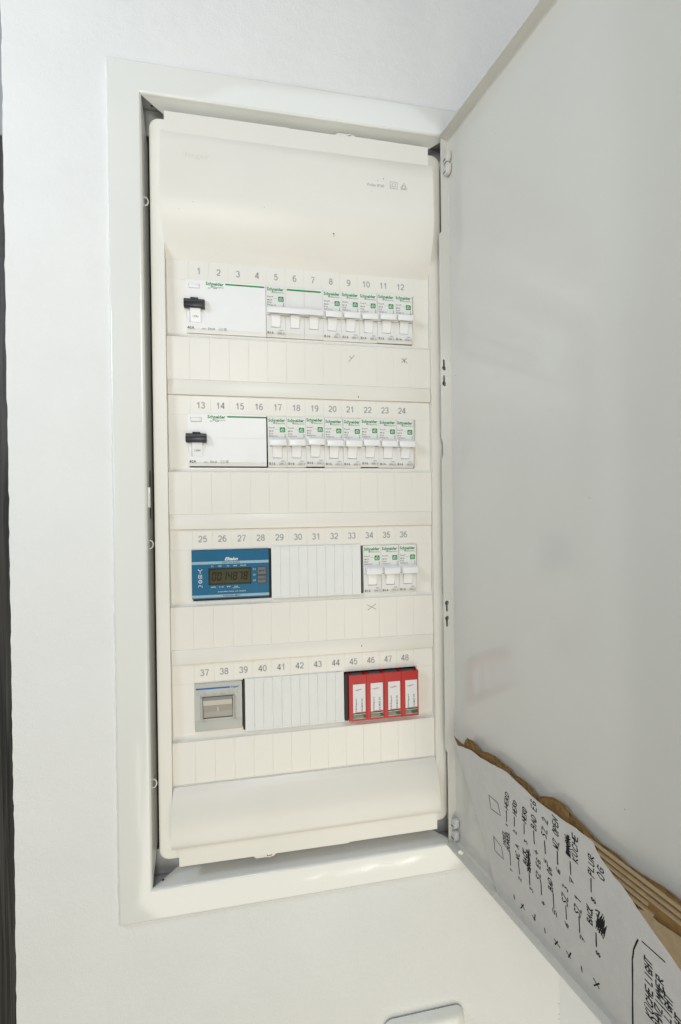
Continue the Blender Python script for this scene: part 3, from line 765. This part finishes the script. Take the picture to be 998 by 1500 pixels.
ribbon(bm, [(6, U(22.6)), (8.8, U(22.6)), (8.8, U(25.6)), (6, U(25.6)), (6, U(22.6))], .55, fn); box(bm, 6.9, 7.9, -.085, -.075, U(24.6), U(23.6))
plate(bm, ngon(7.4, U(28.6), 1.7, 16), [ngon(7.4, U(28.6), 1.2, 16)], -.085, -.075); ribbon(bm, [(6.6, U(29.4)), (7.4, U(27.6)), (8.2, U(29.4))], .4, fn)
ribbon(bm, [(5.8, U(33.6)), (6.2, U(32.2)), (7.4, U(32)), (8.0, U(33.2)), (9.0, U(32.4)), (9.0, U(34))], .45, fn)
obj('white_print', bm, PWHITE, r, False)
bm = nb(); text_bm(bm, 'DSZ12D-3x65A', 27, 43, U(12.5), U(11.0), -.12, .08); text_bm(bm, '4380000-MID', 27.2, 43, U(43.2), U(41.6), -.12, .08); obj('dark_print', bm, PDARK, r, False)

# blanking strips: one slat per half module
def blank(row, x0, x1, n, label):
    h = 49.0
    r = empty('blanking_strip', (x0, -1.6, ROWS[row]-57.6), label, 'blanking strip', 'blanking strips')
    w = (x1-x0)/n
    for k in range(n):
        bm = nb(); prism(bm, [(0.35, h), (0, h-.4), (0, h-2), (.25, h-2.3), (.25, 2.3), (0, 2.0), (0, .4), (.35, 0), (6, 0), (6, h)], w*k+.05, w*(k+1)-.05, 'x')
        bmesh.ops.bevel(bm, geom=[e for e in bm.edges if abs(e.verts[0].co.x-e.verts[1].co.x) < 1e-6 and e.verts[0].co.y < 1 and e.verts[1].co.y < 1], offset=.16, segments=1, affect='EDGES')
        s_ = obj('slat', bm, BLANK, r, False)
    bm = box(nb(), .2, x1-x0-.2, 1.0, 5, .6, h-.6); obj('backing', bm, BLANK, r, False)
blank(2, 62.0, 148.3, 10, 'white ribbed blanking strip between the blue meter and the breaker under 34')
blank(3, 36.1, 130.0, 11, 'white ribbed blanking strip between the grey switch and the red surge arresters')

# grey main switch
iw, ih = 42.4, 43.6
r = empty('main_switch', (-9.0, -1.6, ROWS[3]-53.2), 'grey two-module main switch with blue stripe under the numbers 37 and 38', 'switch')
def I(v): return ih-v
bm = nb(); plate(bm, rrect(0, iw, 0, ih, .8, 3), [[(6.6, I(32.6)), (34.4, I(32.6)), (34.4, I(12.2)), (6.6, I(12.2))]], 0, 2)
prism(bm, [(2, 0), (22, 0), (22, ih), (2, ih)], 0.2, iw-.2, 'x'); obj('body', bm, GREY, r, False)
bm = nb(); box(bm, 0.4, iw-.4, -.25, .1, 0.4, I(34.2), .2); obj('lower_panel', bm, GREY, r, True)
for xa, xb, s_ in ((4.6, 7.4, 1), (34.0, 36.4, -1)):
    bm = nb(); o1 = [(xa, 0.1), (xa+.8, -2.0), (xb-.5, -2.6), (xb, -2.2), (xb, .1)] if s_ > 0 else [(xa, .1), (xa, -2.2), (xa+.5, -2.6), (xb-.8, -2.0), (xb, .1)]
    prism(bm, o1, I(33.4), I(12.6), 'z'); obj('cheek', bm, GREY, r, True)
bm = nb(); prism(bm, [(1.9, I(12.9)), (-1.0, I(13.0)), (-4.2, I(14.2)), (-3.0, I(19.2)), (-.6, I(26)), (-.9, I(30.2)), (-.4, I(31.4)), (1.9, I(31.6))], 7.9, 33.6, 'x')
for f in bm.faces: pass
rk = obj('rocker', bm, GREYD, r, False)
bm = nb(); prism(bm, [(-4.35, I(14.3)), (-3.15, I(19.1)), (-2.9, I(19.1)), (-4.1, I(14.3))], 8.1, 33.4, 'x'); obj('rocker_lip', bm, GREYL, rk, False)
bm = nb(); prism(bm, [(-.75, I(26.2)), (-1.05, I(30.1)), (-.8, I(30.1)), (-.5, I(26.2))], 8.1, 33.4, 'x'); 
bm.free()
bm = nb(); box(bm, 20.6, 21.1, -2.5, -1.0, I(25.2), I(21.2)); obj('on_mark', bm, PWHITE, rk, False)
bm = nb(); box(bm, 1.3, 31.6, -.06, .02, I(5.6), I(4.1)); text_bm(bm, ':hager', 31.9, 40.2, I(6.1), I(3.6), -.06, .25, .25); obj('blue_stripe', bm, HBLUE, r, False)
bm = nb(); text_bm(bm, 'SF 225', 1.4, 10, I(8.4), I(7.1), -.05, .04); text_bm(bm, '2x25A 400V~', 1.4, 12.5, I(10.6), I(9.3), -.05, .04); text_bm(bm, '230V', 16, 19.6, I(11.0), I(9.6), -.05, .06)
fn = lambda p, q_: Vector((p, -.05, q_))
ribbon(bm, [(22.6, I(11)), (24.9, I(7.6)), (27.2, I(11)), (22.6, I(11))], .3, fn); ribbon(bm, [(23.9, I(11)), (24.9, I(9.2)), (25.9, I(11))], .6, fn)
for xo in (31.6, 34.8, 38.2):
    ribbon(bm, [(xo, I(6.8)), (xo-.2, I(7.6)), (xo-1.4, I(8.8))], .25, fn); ribbon(bm, [(xo-.2, I(10.2)), (xo+.4, I(10.6))], .5, fn)
ribbon(bm, [(28.6, I(8.6)), (31.0, I(8.3))], .2, fn)
obj('grey_print', bm, PGREY, r, False)
bm = nb(); box(bm, iw+.6, iw+2.4, 1.2, 20, -2, ih+1.2); obj('side_gap_shade', bm, BLACK, r, False)  # black box standing in for the shade in the gap

# red surge arrester: four plug-in modules on one black base
ah, aw = 44.0, 17.5
r = empty('surge_arrester', (133.8, -7.0, ROWS[3]-55.2), 'red four-module surge arrester with white labels under the numbers 45 to 48', 'surge arrester')
def A_(v): return ah-v
bm = box(box(nb(), -3.2, -.1, 3.4, 25, -.4, ah+.3), -.1, aw*4-.4, 10.9, 25, -.6, ah+.6); obj('base', bm, BLACK, r, False)
for k in range(4):
    x = aw*k; e = .12
    bm = nb()
    # hollow red shell: front, sides, bottom; the top is left open over a grey plate
    plate(bm, [(x+e, 0), (x+aw-e, 0), (x+aw-e, ah), (x+e, ah)], [rrect(x+3.9, x+16.2, A_(42.0), A_(8.8), .3, 2)], 0, 1.2)
    box(bm, x+e, x+1.5, 1.2, 11, 0, ah-.1); box(bm, x+aw-1.5, x+aw-e, 1.2, 11, 0, ah-.1); box(bm, x+1.5, x+aw-1.5, 1.2, 11, 0, 1.2)
    box(bm, x+1.5, x+aw-1.5, 1.2, 1.9, 1.2, ah-.1)
    md = obj('plug_module', bm, RED, r, False)
    bm = box(nb(), x+2.4, x+aw-2.4, 2.0, 10.4, ah-4, ah-.7, .2); obj('top_plate', bm, STEEL, md, False)
    bm = box(nb(), x+3.95, x+16.15, .25, 1.0, A_(36.4), A_(8.85)); obj('module_label', bm, LABEL, md, False)
    bm = nb(); box(bm, x+3.95, x+16.15, -.2, 1.0, A_(41.95), A_(37.1), .3); obj('indicator_window', bm, GLASSG, md, True)
    bm = nb(); box(bm, x+3.9, x+16.2, -.3, .4, A_(37.9), A_(37.2), .1); box(bm, x+3.9, x+16.2, -.3, .4, A_(42.0), A_(41.5), .1); obj('window_edge', bm, GLASSE, md, False)
    bm = nb(); fn = lambda p, q_: Vector((p, .2, q_))
    ribbon(bm, [(x+5.8, A_(14.6)), (x+6.8, A_(14.0)), (x+7.6, A_(14.8)), (x+8.4, A_(14.0)), (x+9.2, A_(14.7)), (x+10.2, A_(13.6)), (x+10.8, A_(14.5)), (x+11.6, A_(13.9)), (x+12.6, A_(14.0))], .42, fn)
    ribbon(bm, [(x+8.0, A_(15.2)), (x+9.6, A_(14.0)), (x+11.2, A_(13.4))], .3, fn)
    box(bm, x+6.0, x+16.1, .15, .3, A_(36.2), A_(35.7)); obj('red_print', bm, REDP, md, False)
    bm = nb(); text_bm(bm, 'DEHNguard', x+6.2, x+8.0, A_(35.2), A_(22.6), .2, .10, upright=True); text_bm(bm, 'DG MOD 275', x+12.0, x+13.7, A_(35.2), A_(22.8), .2, .10, upright=True); obj('black_print', bm, PBLK, md, False)

# ------------------------------------------------------------------ torn cardboard standing in the bottom of the door
CB0 = D(120, 3, DZ0)
ct = empty('cardboard_list', tuple(CB0), 'torn corrugated cardboard with a handwritten circuit list, tucked into the open door', 'cardboard')
SB, SF = 1.2, 4.9                        # back and front of the board, measured out of the door sheet
BOT = DZ0+0.15
torn = [(6.6, -438.7), (14, -440.2), (21.4, -439.9), (24, -434), (26.9, -430.9), (35.4, -429.7), (40, -432.5), (45.2, -433.8), (55, -430), (63.7, -428.8), (71, -430.6), (77.9, -429.7), (83.2, -432.9), (92, -431.6), (100.9, -432.7), (108, -437), (115, -434.4), (123, -430.5), (131.7, -429.3), (136.1, -433.3), (144.7, -434.4), (153.8, -437.5), (157.7, -438.5), (169.7, -437.4), (176.7, -438.8), (184.9, -438.4), (197.9, -436.3), (206.9, -436.7), (220, -438.5), (236, -435.8), (255, -439), (283, -437)]
def rough(pts, n=3, amp=.35):
    out = []
    for p, q_ in zip(pts, pts[1:]):
        for i in range(n):
            t = i/n; out.append((p[0]+(q_[0]-p[0])*t+random.uniform(-amp, amp), p[1]+(q_[1]-p[1])*t+random.uniform(-amp, amp)))
    out.append(pts[-1]); return out
LEAN = 4.0
def DC(t, s_, z): return D(t, s_+LEAN*(z-BOT)/112, z)
def cmap(bm):
    for v in bm.verts: v.co = DC(v.co.x, v.co.y, v.co.z)
    return bm
def sheet(poly, s0, s1):
    b2 = plate(nb(), poly, [], 0, 1)
    for v in b2.verts: v.co = DC(v.co.x, s0+(s1-s0)*v.co.y, v.co.z)
    return b2
left = [(62, BOT), (47, -511), (15, -451)]
torn = [(p[0], p[1]-(3.4 if p[0] < 112 else 1.2)) for p in torn]
tr = rough(torn)
obj('back_liner', sheet([(283, BOT)]+left+tr, SB, SB+.5), KRAFT, ct, False, CB0)
mid = [(p[0], p[1]-1.1-random.random()*.7) for p in tr if p[0] > 14]
obj('middle_layer', sheet([(283, BOT)]+left[:2]+[(15.5, -451.5)]+mid, SB+.55, SB+1.3), KRAFTD, ct, False, CB0)
# corrugation: each flute a rounded ridge running along the board
zf = -441.2
while zf > -461:
    bm = nb(); ta = 150 if zf > -444 else 156; n = 8
    pr = [(SB+1.25+(SF-.5-SB-1.25)*math.sin(math.pi*i/n), zf-1.05*math.cos(math.pi*i/n)) for i in range(n+1)]
    ends = (ta+random.uniform(-2, 2), 283)
    if zf < -452.5: ends = (ta, 192+random.uniform(-3, 3))
    prism(bm, pr, ends[0], ends[1], 'x')
    for v in bm.verts: v.co.z += .12*math.sin(v.co.x*.15)
    cmap(bm); obj('flute', bm, KRAFT2, ct, True, CB0); zf -= 4.15
# flutes seen edge-on along the torn rim at the left
for k in range(26):
    t0 = 18+k*5.4; zz = next((p[1] for p in tr if p[0] >= t0), -436)-2.2+random.uniform(-.5, .5)
    bm = nb(); box(bm, t0, t0+5.0+random.uniform(0, 1.4), SB+1.2, SF-1.2-random.random()*1.2, zz-4.5, zz+random.uniform(-.6, .5), .35, 1)
    for v in bm.verts: v.co.z += random.uniform(-.25, .25)
    cmap(bm); obj('torn_fibre', bm, KRAFT if k % 3 else KRAFTD, ct, False, CB0)
# inner brown liner exposed where the white face has been peeled off
obj('peeled_layer', sheet([(170, -470), (183, -461.2), (190, -457.5), (196, -458.5), (207, -456.5), (240, -458), (283, -457), (283, BOT), (170, BOT)], SF-1.0, SF-.62), KRAFT2, ct, False, CB0)
# white face
wt = [(14, -446.8), (24, -443.5), (35.3, -440.6), (47, -441.0), (57.6, -439.6), (70, -437.6), (80.5, -436.2), (95, -438.6), (109.1, -440.8), (120, -440.6), (132.7, -440.5), (143.6, -439.4), (156.2, -439.8)]
cut = [(158, -443), (161.4, -446.5), (168.7, -450.9), (176.5, -454.4), (184.7, -460.6), (190.2, -464), (206.3, -474.5), (235, -493), (262, -512), (283, -524)]
poly = [(283, BOT), (62.3, BOT), (47.3, -511), (15.3, -451)]+rough(wt, 3, .25)+rough(cut, 3, .22)
obj('white_face', sheet(poly, SF-.55, SF), PAPER, ct, False, CB0)
# faint creases, their shadow painted on as darker strokes
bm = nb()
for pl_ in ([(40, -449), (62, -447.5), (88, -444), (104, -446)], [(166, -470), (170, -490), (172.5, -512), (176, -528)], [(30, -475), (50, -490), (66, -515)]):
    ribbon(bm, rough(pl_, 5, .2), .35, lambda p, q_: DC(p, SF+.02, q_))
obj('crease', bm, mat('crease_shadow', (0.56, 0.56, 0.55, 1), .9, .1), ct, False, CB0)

# handwriting: stroke letters, reading upwards
G = {'A': [[(0, 0), (.5, 1), (1, 0)], [(.2, .4), (.8, .4)]], 'B': [[(0, 0), (0, 1), (.7, .95), (.75, .6), (0, .52)], [(0, .52), (.9, .45), (.85, .05), (0, 0)]], 'C': [[(.95, .85), (.5, 1), (.05, .6), (.1, .15), (.6, 0), (1, .15)]],
     'D': [[(0, 0), (0, 1), (.7, .85), (.95, .5), (.7, .1), (0, 0)]], 'E': [[(.9, 1), (0, 1), (0, 0), (.95, 0)], [(0, .5), (.75, .52)]], 'G': [[(.95, .85), (.4, 1), (.02, .5), (.3, 0), (.9, .1), (.9, .45), (.5, .45)]], 'H': [[(0, 0), (.05, 1)], [(.95, 0), (1, 1)], [(0, .5), (1, .52)]],
     'I': [[(.5, 0), (.5, 1)]], 'K': [[(0, 0), (0, 1)], [(.9, 1), (.05, .45), (.95, 0)]], 'L': [[(0, 1), (0, 0), (.9, .02)]], 'M': [[(0, 0), (.1, 1), (.5, .3), (.9, 1), (1, 0)]], 'N': [[(0, 0), (.05, 1), (.9, 0), (1, 1)]], 'O': [[(.5, 1), (.05, .6), (.2, .05), (.7, 0), (1, .5), (.75, .95), (.5, 1)]],
     'P': [[(0, 0), (.05, 1), (.8, .95), (.85, .6), (.05, .5)]], 'R': [[(0, 0), (.05, 1), (.8, .95), (.8, .6), (.05, .5), (.95, 0)]], 'S': [[(.95, .9), (.4, 1), (.1, .75), (.85, .4), (.8, .05), (.05, .05)]], 'T': [[(0, 1), (1, .98)], [(.5, 1), (.5, 0)]], 'U': [[(0, 1), (.05, .2), (.5, 0), (.9, .2), (1, 1)]],
     'W': [[(0, 1), (.2, 0), (.5, .7), (.8, 0), (1, 1)]], 'Z': [[(0, 1), (1, 1), (0, 0), (1, .02)]], '1': [[(.2, .7), (.6, 1), (.6, 0)]], '2': [[(.05, .8), (.5, 1), (.9, .7), (0, 0), (1, .02)]], '3': [[(.1, .95), (.85, .9), (.4, .55), (.95, .3), (.5, 0), (.05, .1)]], '4': [[(.5, 1), (.05, .4), (1, .42)], [(.7, .7), (.65, 0)]],
     '5': [[(.9, 1), (.15, 1), (.1, .55), (.85, .5), (.8, .08), (.05, .02)]], '6': [[(.8, 1), (.2, .6), (.1, .1), (.7, 0), (.9, .35), (.2, .4)]], '7': [[(.05, 1), (.95, 1), (.4, 0)], [(.3, .5), (.8, .52)]], '8': [[(.5, .5), (.1, .8), (.5, 1), (.9, .8), (.1, .2), (.5, 0), (.9, .2), (.5, .5)]]}
TEXT = [('HERD', 78.1, -466.8, 79.4, -452.0), ('HERD', 87.1, -466.1, 87.9, -453.9), ('HERD', 97.3, -465.4, 98.0, -452.9), ('BAD EG', 106.4, -464.5, 107.5, -441.8), ('SZ 2', 116.0, -464.1, 118.0, -448.3), ('WZ OPEN', 126.7, -465.0, 127.1, -442.2), ('BACK', 137.1, -462.9, 137.1, -448.5), ('KÜCHE', 142.3, -463.0, 142.9, -443.2), ('PLUR', 154.2, -463.4, 155.2, -448.6), ('OG', 161.1, -460.2, 161.7, -451.0),
        ('INSEL', 74.8, -501.0, 74.2, -487.2), ('DUNKEL', 78.6, -501.7, 78.6, -485.0), ('WC A', 88.7, -501.4, 88.1, -489.1), ('BACK', 97.0, -499.1, 96.0, -487.4), ('HAUBE', 100.4, -501.9, 100.2, -485.4), ('SZ EG', 109.4, -502.0, 109.8, -485.0), ('BAD OG', 120.5, -500.5, 120.1, -482.9), ('SZ 3', 132.4, -500.6, 133.2, -486.1), ('SZ 1', 142.8, -499.6, 143.3, -486.2), ('BACK', 152.0, -497.1, 152.7, -485.1),
        ('1', 77.8, -482.1, 77.9, -480.1), ('2', 86.9, -481.8, 86.9, -479.4), ('3', 97.8, -482.1, 97.8, -479.4), ('4', 108.0, -483.1, 108.1, -480.1), ('5', 117.1, -483.5, 117.1, -480.6), ('6', 127.8, -482.3, 127.8, -478.9), ('7', 139.2, -481.4, 139.2, -477.1), ('8', 155.2, -480.9, 155.2, -477.7),
        ('1', 81.1, -517.4, 80.8, -514.8), ('2', 90.5, -517.3, 90.3, -514.9), ('3', 102.1, -516.5, 101.9, -514.1), ('4', 113.0, -518.1, 112.8, -515.3), ('5', 123.5, -516.8, 123.4, -512.5), ('6', 133.4, -516.5, 133.5, -513.2), ('7', 146.0, -515.2, 145.8, -512.0), ('8', 157.4, -514.9, 157.3, -511.4),
        ('KÜCHE', 189.6, -520.1, 189.8, -501.7), ('LIGHT', 190.1, -499.7, 190.0, -484.3), ('WOHNZIMMER', 194.3, -525.6, 196.1, -488.8), ('LIGHT', 199.6, -510.8, 200.6, -495.2), ('LIGHT', 205.5, -517.7, 205.9, -501.5)]
LINES = [[[77.9, -478.0], [78.1, -468.9]], [[86.5, -476.4], [86.9, -468.3]], [[96.6, -475.4], [97.0, -467.1]], [[106.7, -476.0], [106.4, -466.4]], [[116.9, -476.2], [116.6, -466.9]], [[127.8, -476.2], [127.8, -466.6]], [[138.5, -475.1], [138.4, -466.3]], [[154.1, -474.6], [154.2, -465.6]], [[80.6, -512.3], [80.2, -502.2]], [[90.1, -512.1], [89.4, -502.8]], [[100.5, -512.7], [100.4, -502.7]], [[111.8, -511.2], [111.7, -502.1]], [[122.9, -511.8], [122.7, -501.5]], [[133.5, -510.9], [133.4, -501.5]], [[144.0, -511.0], [143.9, -500.3]], [[156.3, -509.1], [156.5, -500.0]],
         [[82.9, -535.1], [83.4, -538.1]], [[113.4, -535.5], [113.9, -538.3]], [[144.2, -534.3], [144.8, -537.5]], [[186.9, -477.7], [199.3, -477.9]], [[90.7, -536.0], [94.0, -537.6]], [[89.9, -540.0], [93.0, -534.7]], [[101.8, -535.7], [104.7, -536.7]], [[104.7, -532.5], [103.5, -537.8]], [[122.2, -535.5], [126.8, -537.3]], [[122.6, -539.1], [125.2, -534.6]], [[132.6, -534.8], [135.6, -536.7]], [[136.2, -532.6], [134.0, -537.6]], [[153.3, -533.4], [157.2, -536.1]], [[153.6, -538.0], [157.5, -532.8]],
         [[57.7, -468.5], [68.3, -468.8], [71.0, -477.8], [59.3, -479.0], [57.7, -468.5]], [[61.6, -501.9], [70.5, -504.4], [72.4, -513.4], [62.3, -513.4], [61.6, -501.9]], [[184.3, -479.0], [181.6, -487.3], [180.5, -494.3], [180.0, -511.9], [179.3, -535.6], [179.0, -548.5]],
         [[156.6, -484.6], [159.5, -483.0], [156.4, -496.9], [161.7, -482.7], [157.3, -497.7], [162.9, -483.3], [158.6, -498.1], [163.3, -485.3], [160.3, -498.2], [164.1, -488.5], [161.5, -499.5], [157.4, -486.3], [162.4, -496.3], [156.5, -492.0], [159.3, -497.5]],
         [[136.5, -462.9], [138.1, -448.2]], [[137.9, -462.3], [136.9, -448.6]], [[135.8, -461.9], [136.6, -449.0]], [[98.9, -503.1], [101.1, -484.7]], [[101.4, -501.2], [99.4, -486.3]]]
hf = lambda p, q_: DC(p, SF+.06, q_)
def write(s_, t0, z0, t1, z1):
    bm = nb(); n = len(s_); L = z1-z0; h = 4.0 if n > 1 else 3.0
    if s_ in ('SZ 2', 'SZ 3', 'SZ 1', 'OG', 'BAD EG', 'WZ OPEN'): h = 4.8
    if s_ in ('INSEL', 'DUNKEL', 'HAUBE'): h = 3.3
    adv = L/n
    for i, ch in enumerate(s_):
        if ch == ' ': continue
        uml = ch == 'Ü'
        if uml: ch = 'U'
        jw = random.uniform(.66, .8)*adv if n > 1 else L
        tc = t0+(t1-t0)*(i+.5)/n+random.uniform(-.25, .25); hh = h*random.uniform(.88, 1.08)
        for st in G[ch]:
            pts = []
            for p, q_ in zip(st, st[1:]):
                for k in range(2):
                    f_ = k/2; pts.append((p[0]+(q_[0]-p[0])*f_, p[1]+(q_[1]-p[1])*f_))
            pts.append(st[-1])
            P = [(tc+hh*(.5-v_)+random.uniform(-.09, .09), z0+adv*i+jw*u_+.16*hh*(v_-.5)+random.uniform(-.09, .09)) for u_, v_ in pts]
            ribbon(bm, P, .86 if n > 1 else .72, hf)
        if uml:
            for du in (.25, .7): ribbon(bm, [(tc-hh*.72, z0+adv*i+jw*du), (tc-hh*.66, z0+adv*i+jw*du+.3)], .55, hf)
    return bm
for t_ in TEXT: obj('handwriting', write(*t_), INK, ct, False, CB0)
for ln in LINES:
    bm = nb(); P = rough([tuple(p) for p in ln], 3, .07); ribbon(bm, P, .92 if len(ln) != 5 else .7, hf); obj('pen_line', bm, INK, ct, False, CB0)

# ------------------------------------------------------------------ light switch below the cabinet
sw = empty('light_switch', (204, WALL_Y, -799), 'white plastic light switch on the wall at the bottom edge, below the cabinet', 'light switch')
so = (204, WALL_Y, -799)
bm = nb()
fr = rrect(163, 245.5, -799, -716.5, 9, 6)
lay = [(0, -8.9), (.4, -12.5), (1.6, -15.6), (4.5, -17.4), (9.0, -17.8)]
prev = None
for o_, y in lay:
    rg = [bm.verts.new((p[0], y, p[1])) for p in rrect(163+o_, 245.5-o_, -799+o_, -716.5-o_, max(3, 9-o_*.6), 6)]
    if prev:
        for i in range(len(rg)): bm.faces.new((prev[i], prev[(i+1) % len(rg)], rg[(i+1) % len(rg)], rg[i]))
    prev = rg
bm.faces.new(prev)
obj('frame', bm, SWITCH, sw, True, so)
bm = nb(); prism(bm, rrect(164.2, 244.3, -797.8, -717.3, 8, 5), WALL_Y-0.8, WALL_Y+1, 'y'); obj('shadow_gap', bm, BLACK, sw, False, so)  # black slab drawn in for the shadow line behind the frame
bm = nb(); prism(bm, [(-18.6, -732), (-21.5, -786), (-17, -786), (-17, -732)], 177, 232, 'x'); obj('rocker', bm, SWITCH, sw, False, so)
